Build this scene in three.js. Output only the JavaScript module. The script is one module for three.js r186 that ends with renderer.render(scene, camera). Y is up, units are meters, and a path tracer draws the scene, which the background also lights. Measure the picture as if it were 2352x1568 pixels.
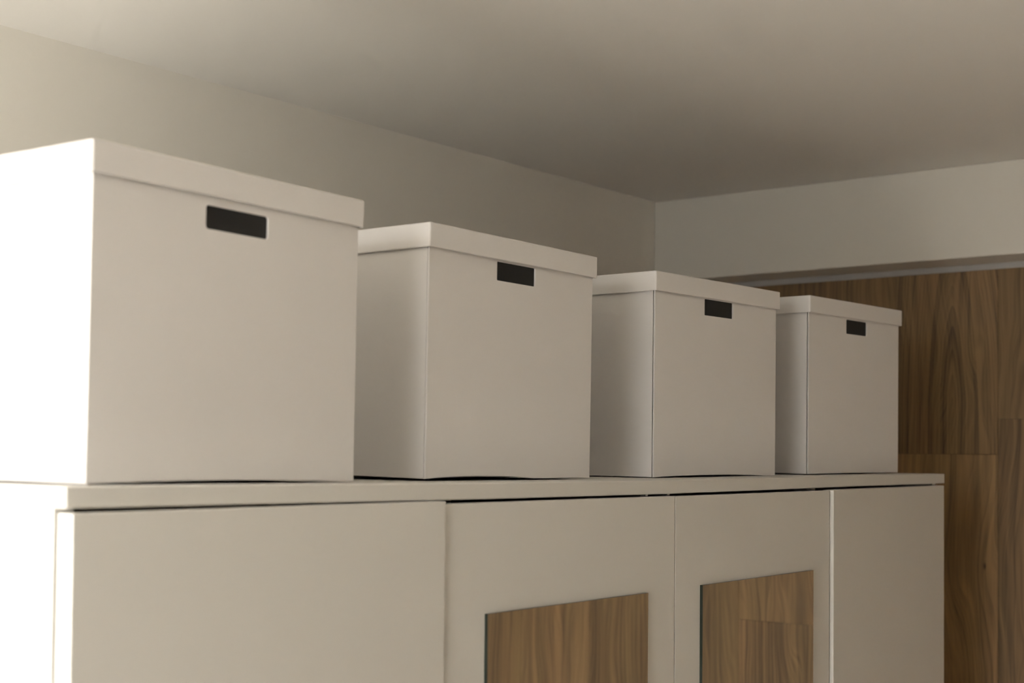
import * as THREE from 'three';
import { mergeGeometries } from 'three/addons/utils/BufferGeometryUtils.js';
import { RoundedBoxGeometry } from 'three/addons/geometries/RoundedBoxGeometry.js';

// ------------------------------------------------------------------ camera, sky, exposure
const renderer = new THREE.WebGLRenderer({ antialias: true });
renderer.toneMapping = THREE.LinearToneMapping;
renderer.toneMappingExposure = 1.0;
renderer.shadowMap.enabled = true;
const scene = new THREE.Scene();
scene.background = new THREE.Color(1.0, 0.99, 0.97);
scene.backgroundIntensity = 15.8;

const TOP = 1.9;                                   // height of the wardrobe's top above the floor
const FPX = 3238.24;                               // focal length in pixels of the 2352 x 1568 frame
const camera = new THREE.PerspectiveCamera(2 * Math.atan(784 / FPX) * 180 / Math.PI, 1.5, 0.05, 60);
{
  const eye = new THREE.Vector3(-0.6486, TOP + 0.0301, 0.9474);
  const yaw = 0.9056, pitch = 0.0296, roll = 0.0101;
  const fw = new THREE.Vector3(Math.sin(yaw) * Math.cos(pitch), Math.sin(pitch), -Math.cos(yaw) * Math.cos(pitch));
  const r0 = new THREE.Vector3(Math.cos(yaw), 0, Math.sin(yaw));
  const u0 = new THREE.Vector3().crossVectors(r0, fw);
  const r = r0.clone().multiplyScalar(Math.cos(roll)).addScaledVector(u0, Math.sin(roll));
  const u = u0.clone().multiplyScalar(Math.cos(roll)).addScaledVector(r0, -Math.sin(roll));
  camera.position.copy(eye);
  camera.quaternion.setFromRotationMatrix(new THREE.Matrix4().makeBasis(r, u, fw.clone().negate()));
  camera.setViewOffset(2352, 1568, 0, -159.2, 2352, 1568);   // shifted lens
  camera.focus = 1.9;
  camera.userData.fStop = 5.6;
  camera.updateProjectionMatrix();
  camera.updateMatrixWorld();
}
scene.add(camera);

// ------------------------------------------------------------------ helpers
function rng(seed) { let s = seed >>> 0; return () => { s = (s + 0x6D2B79F5) | 0; let t = Math.imul(s ^ (s >>> 15), 1 | s); t = (t + Math.imul(t ^ (t >>> 7), 61 | t)) ^ t; return ((t ^ (t >>> 14)) >>> 0) / 4294967296; }; }
function hash2(x, y, s) { let h = Math.imul(x, 374761393) ^ Math.imul(y, 668265263) ^ Math.imul(s, 1274126177); h = Math.imul(h ^ (h >>> 13), 1274126177); return ((h ^ (h >>> 16)) >>> 0) / 4294967296; }
function noise2(x, y, s) {
  const xi = Math.floor(x), yi = Math.floor(y); let fx = x - xi, fy = y - yi;
  fx = fx * fx * (3 - 2 * fx); fy = fy * fy * (3 - 2 * fy);
  const a = hash2(xi, yi, s), b = hash2(xi + 1, yi, s), c = hash2(xi, yi + 1, s), d = hash2(xi + 1, yi + 1, s);
  return a + (b - a) * fx + (c - a) * fy + (a - b - c + d) * fx * fy;
}
function fbm(x, y, s) { return 0.55 * noise2(x, y, s) + 0.3 * noise2(x * 2.1, y * 2.1, s + 7) + 0.15 * noise2(x * 4.3, y * 4.3, s + 13); }

const taken = {};
function numbered(name) { const n = taken[name] = (taken[name] ?? -1) + 1; return n ? `${name}_${String(n).padStart(3, '0')}` : name; }
function put(name, geometry, material, parent) {
  const m = new THREE.Mesh(geometry, material);
  m.name = parent === scene ? numbered(name) : name; m.castShadow = m.receiveShadow = true; parent.add(m); return m;
}
function thing(name, label, category, [x, y, z] = [0, 0, 0], group) {
  const o = new THREE.Group(); o.name = numbered(name); o.position.set(x, y, z); scene.add(o);
  o.userData = { label, category }; if (group) o.userData.group = group; return o;
}
function struct(name, geometry, material, label) {
  const m = put(name, geometry, material, scene); m.userData = { kind: 'structure', label }; return m;
}
// box between two corners, uv in metres
function slab(x0, y0, z0, x1, y1, z1, r = 0) {
  const g = r ? new RoundedBoxGeometry(x1 - x0, y1 - y0, z1 - z0, 2, r) : new THREE.BoxGeometry(x1 - x0, y1 - y0, z1 - z0);
  g.translate((x0 + x1) / 2, (y0 + y1) / 2, (z0 + z1) / 2);
  const p = g.attributes.position, n = g.attributes.normal, uv = g.attributes.uv;
  for (let i = 0; i < p.count; i++) {
    const ax = Math.abs(n.getX(i)), ay = Math.abs(n.getY(i)), az = Math.abs(n.getZ(i));
    if (ax >= ay && ax >= az) uv.setXY(i, p.getZ(i), p.getY(i)); else if (ay >= az) uv.setXY(i, p.getX(i), p.getZ(i)); else uv.setXY(i, p.getX(i), p.getY(i));
  }
  return g;
}

// ------------------------------------------------------------------ materials
function grainTexture(size, seed, sx, sy, lo, hi) {   // grey relief, tiles by blending
  const d = new Uint8Array(size * size * 4);
  for (let y = 0; y < size; y++) for (let x = 0; x < size; x++) {
    const u = x / size, v = y / size;
    const f = (a, b) => fbm(a * sx, b * sy, seed);
    const n = f(u, v) * (1 - u) * (1 - v) + f(u - 1, v) * u * (1 - v) + f(u, v - 1) * (1 - u) * v + f(u - 1, v - 1) * u * v;
    const g = Math.round(255 * (lo + (hi - lo) * n)), i = (y * size + x) * 4;
    d[i] = d[i + 1] = d[i + 2] = g; d[i + 3] = 255;
  }
  const t = new THREE.DataTexture(d, size, size); t.magFilter = THREE.LinearFilter; t.wrapS = t.wrapT = THREE.RepeatWrapping; t.needsUpdate = true; return t;
}
const plasterGrain = grainTexture(256, 11, 40, 40, 0, 1); plasterGrain.repeat.set(2.5, 2.5);
const paperGrain = grainTexture(256, 23, 60, 60, 0, 1); paperGrain.repeat.set(12, 12);
const lin = (r, g, b) => new THREE.Color().setRGB(r, g, b);
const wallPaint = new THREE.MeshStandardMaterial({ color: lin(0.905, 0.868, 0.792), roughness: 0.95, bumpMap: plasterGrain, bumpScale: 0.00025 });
const dimmedWallPaint = new THREE.MeshStandardMaterial({ color: lin(0.83, 0.795, 0.725), roughness: 0.95, bumpMap: plasterGrain, bumpScale: 0.00025 });  // same paint as the walls, darkened to put weaker light on the beam
const ceilingPaint = new THREE.MeshStandardMaterial({ color: lin(0.905, 0.875, 0.82), roughness: 0.95, bumpMap: plasterGrain, bumpScale: 0.00025 });
const cardboard = new THREE.MeshStandardMaterial({ color: lin(0.83, 0.80, 0.775), roughness: 0.8, bumpMap: paperGrain, bumpScale: 0.00008 });
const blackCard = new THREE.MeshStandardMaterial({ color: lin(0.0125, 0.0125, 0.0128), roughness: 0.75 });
const laminate = new THREE.MeshStandardMaterial({ color: lin(0.738, 0.712, 0.662), roughness: 0.5, bumpMap: paperGrain, bumpScale: 0.00003 });
const whitePlastic = new THREE.MeshStandardMaterial({ color: lin(0.72, 0.72, 0.70), roughness: 0.5 });
const mirrorSilver = new THREE.MeshStandardMaterial({ color: lin(0.86, 0.87, 0.85), roughness: 0.012, metalness: 1 });
const mirrorEdge = new THREE.MeshStandardMaterial({ color: lin(0.018, 0.026, 0.02), roughness: 0.25 });
const trimPaint = new THREE.MeshStandardMaterial({ color: lin(0.5, 0.485, 0.47), roughness: 0.6 });
const frameWhite = new THREE.MeshStandardMaterial({ color: lin(0.8, 0.8, 0.78), roughness: 0.4 });
const paneGlass = new THREE.MeshPhysicalMaterial({ color: lin(1, 1, 1), roughness: 0, transmission: 1, thickness: 0, ior: 1.5 });
const outdoorGround = new THREE.MeshStandardMaterial({ color: lin(0.55, 0.53, 0.49), roughness: 1, bumpMap: plasterGrain, bumpScale: 0.01 });

// one plank's face: 0.21 m wide and 1.3 m long; yy counts metres from its lower end
const PW = 0.21, PL = 1.3;
function woodTexture(seed, kind, f = {}) {
  const W = 256, H = 1024, d = new Uint8Array(W * H * 4), r = rng(seed);
  const phase = r() * 40, tone = (f.tone ?? 1) * (0.92 + 0.16 * r()), freq = 70 + 50 * r(), drift = (r() - 0.5) * 0.25;
  const out = (c) => Math.round(255 * Math.min(1, Math.max(0, c <= 0.0031308 ? 12.92 * c : 1.055 * Math.pow(c, 1 / 2.4) - 0.055)));
  for (let j = 0; j < H; j++) {
    const yy = (j + 0.5) / H * PL;
    for (let i = 0; i < W; i++) {
      const xx = ((i + 0.5) / W - 0.5) * PW;
      const wob = (fbm(xx * 9 + 3, yy * 2.2, seed) - 0.5);
      const wobFine = (noise2(xx * 60, yy * 7, seed + 3) - 0.5);
      let t = (xx + drift * 0.05 * yy + 0.045 * wob) * freq + 0.5 * wobFine + phase, strength = 1;
      if (kind === 'cathedral') {
        const dx = (xx - f.x + 0.008 * wob) / f.a, dy = (yy - f.y) / f.b;
        const q = Math.pow(Math.pow(Math.abs(dx), 1.55) + Math.pow(Math.abs(dy < 0 ? dy * 0.25 : dy), 1.7), 1 / 1.6);
        t = q * f.rings + 1.3 * wob + 0.35 * wobFine + phase;
        strength = 0.95;
      } else if (kind === 'knot') {
        let disp = 0;
        for (const [kx, ky, a, b, amp] of f.knots) { const ex = (xx - kx) / a, ey = (yy - ky) / b; disp += amp * Math.exp(-(ex * ex + ey * ey)); }
        t += disp + 3.2 * (fbm(xx * 13, yy * 3.6, seed + 31) - 0.5);
      }
      // growth rings: each darkens slowly and ends in a sharp late-wood line, with a depth of its own
      const ti = Math.floor(t), tf = t - ti, depth = hash2(ti, 3, seed + 51), depth2 = hash2(ti, 9, seed + 52);
      const ringA = noise2(t, 0.37 + yy * 0.4, seed + 5), ringB = noise2(t * 2.7, 1.7 + yy * 0.5, seed + 6);
      const crisp = kind === 'knot' ? 0.34 : 0.62;
      let dark = crisp * depth * Math.pow(tf, 1.2 + 2.4 * depth2) * (tf > 0.94 ? (1 - tf) / 0.06 : 1) + 0.42 * Math.pow(ringA, 1.5) + 0.2 * ringB * ringB;
      if (kind === 'cathedral') dark += 0.34 * Math.exp(-Math.pow((q0(t - phase, f.rings) - 1) * 13, 2)) + 0.2 * Math.exp(-Math.pow((q0(t - phase, f.rings) - 0.42) * 14, 2));
      const band = fbm(xx * 14 + 9, yy * 1.1, seed + 9);
      const pore = noise2(xx * 1500, yy * 26, seed + 21), pore2 = noise2(xx * 520 + 60 * wob, yy * 9, seed + 22), pore3 = noise2(xx * 190 + 18 * wob, yy * 3.2, seed + 23);
      dark = dark * strength + 0.45 * (band - 0.45) + 0.2 * (pore - 0.5) + 0.36 * (pore2 - 0.5) + 0.38 * (pore3 - 0.5);
      if (f.spots) for (const [kx, ky, a, b] of f.spots) { const ex = (xx - kx) / a, ey = (yy - ky) / b; dark += 0.75 * Math.exp(-(ex * ex + ey * ey)); }
      dark = Math.min(1, Math.max(0, dark));
      const hue = (fbm(xx * 20 + 40, yy * 2.5, seed + 41) - 0.5) * 0.16;
      const k = 1 - 0.84 * dark, o = (j * W + i) * 4;
      d[o] = out(tone * 0.295 * k * (1 + hue * 0.5)); d[o + 1] = out(tone * 0.180 * k * (1 - hue * 0.3)); d[o + 2] = out(tone * 0.080 * (0.06 + 0.94 * k)); d[o + 3] = 255;
    }
  }
  const t = new THREE.DataTexture(d, W, H); t.colorSpace = THREE.SRGBColorSpace; t.magFilter = THREE.LinearFilter; t.wrapS = t.wrapT = THREE.MirroredRepeatWrapping; t.needsUpdate = true; return t;
}
function q0(t, rings) { return t / rings; }
const woodMat = (map) => new THREE.MeshStandardMaterial({ map, roughness: 0.55 });

// ------------------------------------------------------------------ room
const WINX = -1.22, RX = 2.1285, BZ = -0.7461, FZ = 2.3, CEIL = TOP + 0.5937;
const BEAMX = 2.0195, BEAMY = TOP + 0.4140;
const WIN = { z0: -0.72, z1: 0.72, y0: 0.12, y1: 2.485 };
const T = 0.2;
struct('ceiling', slab(WINX - T, CEIL, BZ - T, RX + T, CEIL + T, FZ + T), ceilingPaint, 'smooth pale matte ceiling above the white boxes');
struct('wall_back', slab(WINX - T, 0, BZ - T, RX + T, CEIL, BZ), wallPaint, 'plain cream wall behind the row of white boxes');
struct('wall_front', slab(WINX - T, 0, FZ, RX + T, CEIL, FZ + T), wallPaint, 'plain cream wall facing the wardrobe');
{
  const g = mergeGeometries([slab(WINX - T, 0, BZ, WINX, CEIL, WIN.z0), slab(WINX - T, 0, WIN.z1, WINX, CEIL, FZ), slab(WINX - T, 0, WIN.z0, WINX, WIN.y0, WIN.z1), slab(WINX - T, WIN.y1, WIN.z0, WINX, CEIL, WIN.z1)]);
  struct('wall_left', g, wallPaint, 'plain cream wall with the window in it');
}
const beam = struct('ceiling_beam', slab(BEAMX, BEAMY, BZ, RX + T, CEIL, FZ, 0.003), dimmedWallPaint, 'cream boxed beam under the ceiling above the wooden wall');
struct('trim_1', slab(2.1235, BEAMY - 0.0118, BZ, RX + 0.009, BEAMY, FZ, 0.0015), trimPaint, 'thin pale trim strip between the beam and the wooden wall');

// wooden wall: base and planks
{
  const wall = struct('wall_right', slab(RX + 0.0085, 0, BZ, RX + T, BEAMY, FZ), new THREE.MeshStandardMaterial({ color: lin(0.06, 0.04, 0.025), roughness: 0.9 }), 'brown wood plank wall beyond the white wardrobe');
  const generic = [];
  for (let k = 0; k < 6; k++) generic.push(woodMat(woodTexture(101 + k * 17, k % 2 ? 'straight' : 'knot', { tone: [1.0, 0.95, 1.05, 0.92, 0.96, 1.05][k], knots: [[0.03, 0.35 + 0.1 * k, 0.035, 0.2, 2.6], [-0.03, 0.95 - 0.06 * k, 0.03, 0.18, -2.4]] })));
  const zEdge = -0.0135;
  const yJoint = { '-1': 1.936, 0: 2.006, '-2': 1.42, '-3': 1.75, '-4': 1.1, 1: 1.25, 2: 1.567, 3: 1.12, 4: 1.05, 5: 1.72 };
  const feature = woodMat(woodTexture(7, 'cathedral', { x: 0.0127, y: 0.09, a: 0.044, b: 0.33, rings: 7.5, tone: 1.22 }));
  const lower = woodMat(woodTexture(29, 'knot', { knots: [[0.074, 1.08, 0.034, 0.15, 2.4], [0.0, 0.86, 0.04, 0.16, -2.6], [-0.05, 1.16, 0.03, 0.2, 1.6]], tone: 1.5, spots: [[0.079, 1.079, 0.0025, 0.006], [-0.033, 0.89, 0.002, 0.004]] }));
  const r = rng(5), gap = 0.00025;
  for (let c = -4; c <= 13; c++) {
    const z1 = Math.min(zEdge + (c + 1) * PW, FZ), z0 = Math.max(zEdge + c * PW, BZ);
    if (z1 - z0 < 0.02) continue;
    let joint = yJoint[c] ?? 0.4 + r() * 1.3;
    const cuts = [0]; let y = joint; while (y - PL > 0.02) y -= PL; while (y < BEAMY - 0.01) { cuts.push(y); y += PL; } cuts.push(BEAMY - 0.001);
    for (let n = 0; n + 1 < cuts.length; n++) {
      const a = cuts[n], b = cuts[n + 1];
      const g = slab(RX, a + gap, z0 + gap, RX + 0.008, b - gap, z1 - gap, 0.0004);
      const p = g.attributes.position, uv = g.attributes.uv, off = n === 0 ? PL - b : 0;
      for (let i = 0; i < p.count; i++) uv.setXY(i, (p.getZ(i) - (zEdge + c * PW)) / PW, (n === 0 ? p.getY(i) + off : p.getY(i) - a) / PL);
      const m = c === -1 && Math.abs(a - 1.936) < 1e-3 ? feature : c === -1 && Math.abs(b - 1.936) < 1e-3 ? lower : generic[((c + 20) * 5 + n * 3) % generic.length];
      put('plank', g, m, wall);
    }
  }
}
// floor of the same boards, laid across the room
{
  const floor = struct('floor', slab(WINX - T, -0.12, BZ - T, RX + T, -0.008, FZ + T), new THREE.MeshStandardMaterial({ color: lin(0.06, 0.04, 0.025), roughness: 0.9 }), 'brown wooden board floor of the room');
  const mats = [61, 62, 63].map((s) => woodMat(woodTexture(s, 'straight', { tone: 0.6 })));
  let n = 0;
  for (let z = BZ; z < FZ; z += PW) for (let x = WINX - (n * 0.43) % PL; x < RX; x += PL) {
    const x0 = Math.max(x, WINX), x1 = Math.min(x + PL, RX), z1 = Math.min(z + PW, FZ);
    if (x1 - x0 < 0.02 || z1 - z < 0.01) { n++; continue; }
    const g = slab(x0 + 0.0003, -0.008, z + 0.0003, x1 - 0.0003, 0, z1 - 0.0003);
    const p = g.attributes.position, uv = g.attributes.uv;
    for (let i = 0; i < p.count; i++) uv.setXY(i, (p.getZ(i) - z) / PW, (p.getX(i) - x) / PL);
    put('plank', g, mats[n++ % 3], floor);
  }
}
// window that lets the daylight in
{
  const fx = WINX - 0.12, w = 0.04, { z0, z1, y0, y1 } = WIN, zm = (z0 + z1) / 2;
  const frame = mergeGeometries([slab(fx - 0.035, y0, z0, fx + 0.035, y0 + w, z1), slab(fx - 0.035, y1 - w, z0, fx + 0.035, y1, z1), slab(fx - 0.035, y0 + w, z0, fx + 0.035, y1 - w, z0 + w), slab(fx - 0.035, y0 + w, z1 - w, fx + 0.035, y1 - w, z1), slab(fx - 0.035, y0 + w, zm - w / 2, fx + 0.035, y1 - w, zm + w / 2)]);
  const win = struct('window_1', frame, frameWhite, 'white two-pane window that lights the room');
  for (const [a, b] of [[z0 + w, zm - w / 2], [zm + w / 2, z1 - w]]) {
    const g = new THREE.PlaneGeometry(b - a, y1 - y0 - 2 * w); g.rotateY(Math.PI / 2); g.translate(fx, (y0 + y1) / 2, (a + b) / 2);
    put('pane', g, paneGlass, win);
  }
  put('window_sill', slab(WINX - 0.085, y0 - 0.03, z0 - 0.04, WINX + 0.06, y0, z1 + 0.04, 0.004), frameWhite, win);
}
struct('added_daylight_blocker', slab(-9.6, -3, -30, -9.3, 3.1, 30), new THREE.MeshStandardMaterial({ color: lin(0.24, 0.24, 0.24), roughness: 1, bumpMap: plasterGrain, bumpScale: 0.01 }), 'unseen dark slab added outside the window to block low daylight');  // unseen slab, added to cut the low daylight reaching the far end
struct('ground', slab(-60, -3.3, -40, WINX - T - 0.05, -3, 40), outdoorGround, 'ground outside the window');

// ------------------------------------------------------------------ wardrobe
const SAG = [[0, 0], [0.2, 0.0007], [0.45, 0.0023], [0.54, 0.0026], [0.79, 0.0031], [0.9, 0.0031], [1.0, 0.0027], [1.14, 0.0022], [1.32, 0.0011], [1.6, 0.0003], [1.82, 0]];
function sag(x) {
  if (x <= 0) return 0;
  for (let i = 1; i < SAG.length; i++) if (x <= SAG[i][0]) { const [a, p] = SAG[i - 1], [b, q] = SAG[i]; return p + (q - p) * (x - a) / (b - a); }
  return 0;
}
const L = 1.8135, DEPTH = 0.742, TH = 0.017;
{
  const w = thing('wardrobe', 'long white wardrobe with two mirrored doors carrying the row of boxes', 'wardrobe');
  // top panel, a little bowed under the boxes
  const N = 60, prof = 0.0008;
  const ring = (x, k = 0) => { // outline of the panel's section at x (front edge slightly rounded)
    const y = TOP - sag(x), e = k;
    return [[0 - prof, y - e], [0 - e, y - prof], [0 - e, y - TH + prof], [0 - prof, y - TH + e], [-DEPTH + prof, y - TH + e], [-DEPTH + e, y - TH + prof], [-DEPTH + e, y - prof], [-DEPTH + prof, y - e]].map(([z, yy]) => [x, yy, z]);
  };
  const pos = [], idx = [], rows = [];
  const xs = [0, ...Array.from({ length: N - 1 }, (_, i) => prof + (L - 2 * prof) * i / (N - 2)), L];
  xs.forEach((x, i) => { rows.push(pos.length / 3); for (const p of ring(x, i === 0 || i === xs.length - 1 ? prof : 0)) pos.push(...p); });
  for (let i = 0; i + 1 < rows.length; i++) for (let k = 0; k < 8; k++) { const a = rows[i] + k, b = rows[i] + (k + 1) % 8, c = rows[i + 1] + k, d = rows[i + 1] + (k + 1) % 8; idx.push(a, c, b, b, c, d); }
  for (let k = 1; k < 7; k++) { const a = rows[0], z = rows[rows.length - 1]; idx.push(a, a + k, a + k + 1, z, z + k + 1, z + k); }
  let g = new THREE.BufferGeometry(); g.setAttribute('position', new THREE.Float32BufferAttribute(pos, 3)); g.setIndex(idx); g = g.toNonIndexed(); g.computeVertexNormals();
  const uv = []; for (let i = 0; i < g.attributes.position.count; i++) uv.push(g.attributes.position.getX(i), g.attributes.position.getZ(i) + g.attributes.position.getY(i)); g.setAttribute('uv', new THREE.Float32BufferAttribute(uv, 2));
  put('top_panel', g, laminate, w);
  const under = TOP - TH;
  const FRONT = -0.0158;                            // front edge of the carcass
  put('side_panel', slab(0, 0, -DEPTH, 0.018, under, FRONT, 0.001), laminate, w);
  put('side_panel', slab(L - 0.018, 0, -DEPTH, L, under, FRONT, 0.001), laminate, w);
  for (const x of [0.449, 1.3215]) put('partition', slab(x - 0.009, 0.06, -DEPTH + 0.01, x + 0.009, under - sag(x), FRONT, 0.001), laminate, w);
  put('back_panel', slab(0.018, 0, -DEPTH, L - 0.018, under - 0.004, -DEPTH + 0.006), laminate, w);
  put('base_panel', slab(0.018, 0.06, -DEPTH + 0.006, L - 0.018, 0.078, FRONT, 0.001), laminate, w);
  put('plinth', slab(0.018, 0, -0.06, L - 0.018, 0.06, -0.044), laminate, w);
  for (const x of [0.838, 0.889]) put('door_bumper', slab(x - 0.003, under - sag(x) - 0.0024, -0.012, x + 0.003, under - sag(x) + 0.0004, -0.004, 0.0008), whitePlastic, w);
  // doors: [left x, right x, top y at the left / at the right, front z at the left / at the right]
  const mirrorH = 1.42;
  const doors = [
    { x0: 0.0003, x1: 0.4395, yl: -0.0205, yr: -0.0200, z0: 0.0092, z1: 0.0098 },
    { x0: 0.4417, x1: 0.8836, yl: -0.0231, yr: -0.0229, z0: 0.0064, z1: 0.0090, mirror: [0.5075, 0.8165, -0.1398], label: 'door with a mirror, left of the two mirrored doors' },
    { x0: 0.8854, x1: 1.3270, yl: -0.0233, yr: -0.0224, z0: 0.0088, z1: 0.0092, mirror: [0.9462, 1.2652, -0.1392], label: 'door with a mirror, right of the two mirrored doors' },
    { x0: 1.3308, x1: 1.7960, yl: -0.0216, yr: -0.0205, z0: 0.0142, z1: 0.0060 },
  ];
  for (const d of doors) {
    const dt = d === doors[0] ? 0.0205 : 0.018, wd = d.x1 - d.x0, h = TOP + d.yl - 0.07;
    const turn = Math.atan2(d.z0 - d.z1, wd), tilt = Math.atan2(d.yr - d.yl, wd);
    const m = put('door', slab(0, -h, -dt, wd, 0, 0, 0.0009), laminate, w);
    m.position.set(d.x0, TOP + d.yl, d.z0); m.rotation.set(0, turn, tilt, 'YXZ');
    if (d.mirror) {
      m.userData.label = d.label;
      const a = d.mirror[0] - d.x0, b = d.mirror[1] - d.x0, t = d.mirror[2] - d.yl;
      const gm = slab(a, t - mirrorH, -0.0002, b, t, 0.0042);
      const mir = new THREE.Mesh(gm, [mirrorEdge, mirrorEdge, mirrorEdge, mirrorEdge, mirrorSilver, mirrorEdge]);
      mir.name = 'mirror'; mir.castShadow = mir.receiveShadow = true; mir.userData.label = 'frameless mirror with a dark glass edge'; m.add(mir);
    }
  }
}

// ------------------------------------------------------------------ boxes
// panel of card: outline in its own plane, thickness along +z, edges slightly rounded
function card(outline, hole, t, e = 0.0005) {
  const s = new THREE.Shape(outline.map(([x, y]) => new THREE.Vector2(x, y)));
  if (hole) s.holes.push(hole);
  return new THREE.ExtrudeGeometry(s, { depth: t - 2 * e, bevelEnabled: true, bevelThickness: e, bevelSize: e, bevelOffset: -e, bevelSegments: 2, curveSegments: 6 }).translate(0, 0, e);
}
function roundedHole(x0, y0, x1, y1, r) {
  const p = new THREE.Path();
  p.moveTo(x0 + r, y0); p.lineTo(x1 - r, y0); p.absarc(x1 - r, y0 + r, r, -Math.PI / 2, 0); p.lineTo(x1, y1 - r); p.absarc(x1 - r, y1 - r, r, 0, Math.PI / 2);
  p.lineTo(x0 + r, y1); p.absarc(x0 + r, y1 - r, r, Math.PI / 2, Math.PI); p.lineTo(x0, y0 + r); p.absarc(x0 + r, y0 + r, r, Math.PI, 1.5 * Math.PI); return p;
}
// lid: skirts and top lofted as rings of a rounded rectangle centred on the origin in x and z
function lidGeometry(hw, hd, h, t) {
  const rings = [[t, 0], [t * 0.6, -0.0004], [t * 0.15, -0.0003], [0, 0.0005], [0, h - 0.0016], [0.0003, h - 0.0007], [0.0009, h - 0.0002], [0.0017, h]];
  const inner = [[t, 0], [t, h - t]];
  const R = 0.0022, C = 4;
  const ringPts = (inset, y) => {
    const out = [], r = Math.max(R - inset, 0.0004);
    for (const [sx, sz, a0] of [[1, 1, 0], [-1, 1, 1], [-1, -1, 2], [1, -1, 3]]) for (let k = 0; k <= C; k++) { const a = (a0 + k / C) * Math.PI / 2; out.push([sx * (hw - inset - r) + r * Math.cos(a), y, sz * (hd - inset - r) + r * Math.sin(a)]); }
    return out;
  };
  const loft = (list, flip) => {
    const pos = [], idx = [], n = 4 * (C + 1);
    for (const [i, y] of list) for (const p of ringPts(i, y)) pos.push(...p);
    for (let q = 0; q + 1 < list.length; q++) for (let k = 0; k < n; k++) { const a = q * n + k, b = q * n + (k + 1) % n, c = a + n, d = b + n; flip ? idx.push(a, b, c, b, d, c) : idx.push(a, c, b, b, c, d); }
    const base = (list.length - 1) * n; for (let k = 1; k + 1 < n; k++) flip ? idx.push(base, base + k, base + k + 1) : idx.push(base, base + k + 1, base + k);
    const g = new THREE.BufferGeometry(); g.setAttribute('position', new THREE.Float32BufferAttribute(pos, 3)); g.setIndex(idx); const f = g.toNonIndexed(); f.computeVertexNormals();
    const uv = []; for (let i = 0; i < f.attributes.position.count; i++) uv.push(f.attributes.position.getX(i), f.attributes.position.getZ(i) + f.attributes.position.getY(i)); f.setAttribute('uv', new THREE.Float32BufferAttribute(uv, 2)); return f;
  };
  return mergeGeometries([loft(rings, false), loft(inner, true)]);
}
const BD = 0.27, LIDH = 0.0268, OVER = 0.0046, CT = 0.0024;
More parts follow.
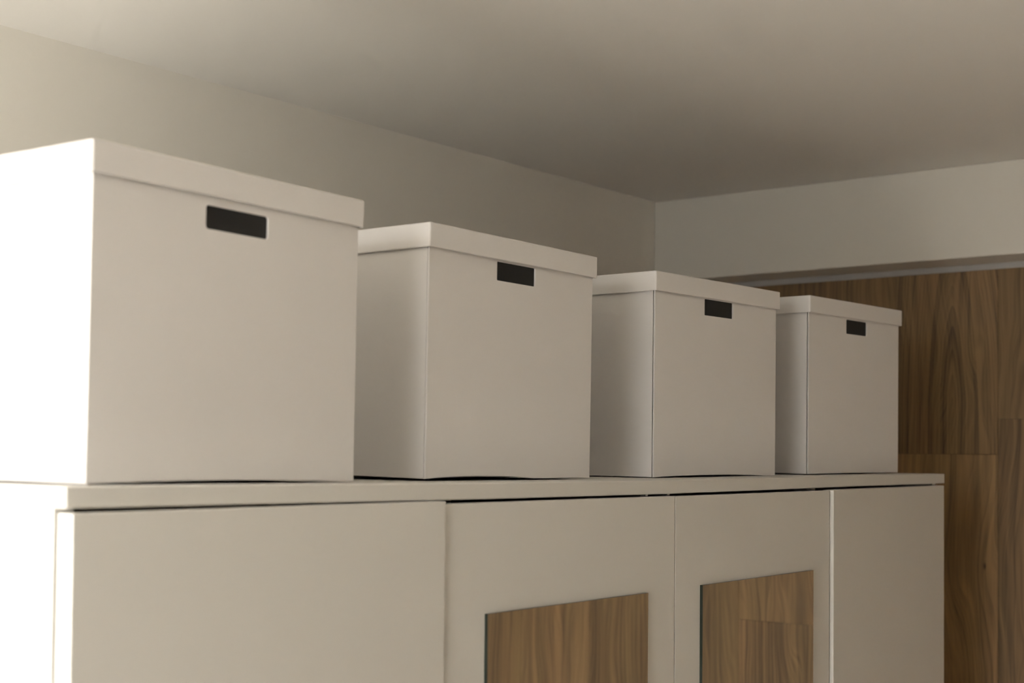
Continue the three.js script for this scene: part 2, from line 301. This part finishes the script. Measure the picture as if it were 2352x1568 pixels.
function storageBox({ x, z, y, w, h, yaw, tilt, label, bow, sideBow, hole, groove }) {
  const b = thing('storage_box', label, 'box', [x, TOP + y, z], 'white lidded boxes on top of the wardrobe');
  b.rotation.order = 'YXZ'; b.rotation.set(0.0048, yaw, tilt);
  const bodyTop = h - CT - 0.0012, low = 0.0;
  const bottom = (len, f) => Array.from({ length: 33 }, (_, i) => [len * i / 32, low + f(i / 32)]);
  const front = [...bottom(w, bow), [w, bodyTop], [0, bodyTop]];
  const hr = roundedHole(...hole);
  const fg = card(front, hr, CT); fg.translate(0, 0, -CT);
  put('front_panel', fg, cardboard, b);
  const back = card([...bottom(w, bow), [w, bodyTop], [0, bodyTop]], null, CT).translate(0, 0, -BD);
  put('back_panel', back, cardboard, b);
  const len = BD - 2 * CT - 2 * groove;
  for (const side of [0, 1]) {
    const g = card([...bottom(len, (s) => sideBow(1 - s)), [len, bodyTop], [0, bodyTop]], null, CT);
    // local x of the card runs from the back to the front
    g.rotateY(-Math.PI / 2); g.translate(side ? w - 0.0003 : CT + 0.0003, 0, -BD + CT + groove);
    put('side_panel', g, cardboard, b);
  }
  // base flap, hanging a little in the middle where it rests on the wardrobe
  {
    const n = 12, g = new THREE.BoxGeometry(w - 2 * CT - 0.002, CT, BD - 2 * CT - 0.002, n, 1, n); g.translate(w / 2, 0, -BD / 2);
    const p = g.attributes.position;
    const c = new THREE.Vector3();
    for (let i = 0; i < p.count; i++) {
      c.fromBufferAttribute(p, i);
      const u = c.x / w, v = -c.z / BD, k = Math.sin(Math.PI * Math.min(1, Math.max(0, u))) * Math.sin(Math.PI * Math.min(1, Math.max(0, v)));
      const rest = -(y + sag(x + c.x)) - tilt * c.x + 0.0048 * c.z + CT / 2 + 0.0003;     // where the panel under it is
      p.setY(i, c.y + Math.min(0.0055, rest + 0.0055 * (1 - Math.pow(k, 0.6)) ));
    }
    g.computeVertexNormals(); put('base_flap', g, cardboard, b);
  }
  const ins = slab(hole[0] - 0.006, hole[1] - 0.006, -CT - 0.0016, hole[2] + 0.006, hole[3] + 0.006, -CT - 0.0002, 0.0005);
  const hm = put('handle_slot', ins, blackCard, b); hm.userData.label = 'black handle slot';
  const lid = lidGeometry(w / 2 + OVER, BD / 2 + OVER, LIDH, CT);
  lid.translate(w / 2, h - LIDH, -BD / 2);
  put('lid', lid, cardboard, b);
  return b;
}
const hump = (s, a, b) => (s <= a || s >= b ? 0 : Math.pow(Math.sin(Math.PI * (s - a) / (b - a)), 0.7));
const specs = [
  { x: 0.0451, z: -0.0394, y: 0.0008, w: 0.3272, h: 0.2838, yaw: 0.0483, tilt: -0.0029, groove: 0.0002, hole: [0.124, 0.2274, 0.201, 0.2487, 0.003], bow: (s) => 0.0022 * hump(s, 0.01, 0.96), sideBow: () => 0, label: 'nearest white lidded box, its left side bright with window light' },
  { x: 0.5175, z: -0.0881, y: 0.0002, w: 0.3177, h: 0.2841, yaw: 0.0038, tilt: -0.005, groove: 0.0008, hole: [0.121, 0.2329, 0.1955, 0.2552, 0.0012], bow: (s) => 0.003 * hump(s, 0.015, 0.62) + 0.0006 * hump(s, 0.7, 0.99), sideBow: (s) => 0.003 * s, label: 'second white lidded box, with a wide dark gap under its front' },
  { x: 0.9889, z: -0.0902, y: -0.0019, w: 0.3226, h: 0.2831, yaw: -0.0496, tilt: 0.0028, groove: 0.0016, hole: [0.1233, 0.2318, 0.199, 0.2552, 0.0012], bow: (s) => 0.0024 * hump(s, 0.01, 0.9), sideBow: () => 0.0002, label: 'third white lidded box, below the start of the ceiling beam' },
  { x: 1.4135, z: -0.0689, y: 0.0006, w: 0.312, h: 0.2854, yaw: -0.0605, tilt: 0.0045, groove: 0.0016, hole: [0.123, 0.2322, 0.1945, 0.2558, 0.002], bow: (s) => 0.0008 * hump(s, 0.01, 0.95), sideBow: (s) => 0.0012 * Math.min(1, s * 3), label: 'farthest and smallest-looking white lidded box, beside the wooden wall' },
];
specs.forEach(storageBox);

scene.traverse((o) => { if (o.isMesh) o.castShadow = o.receiveShadow = true; });
renderer.render(scene, camera);
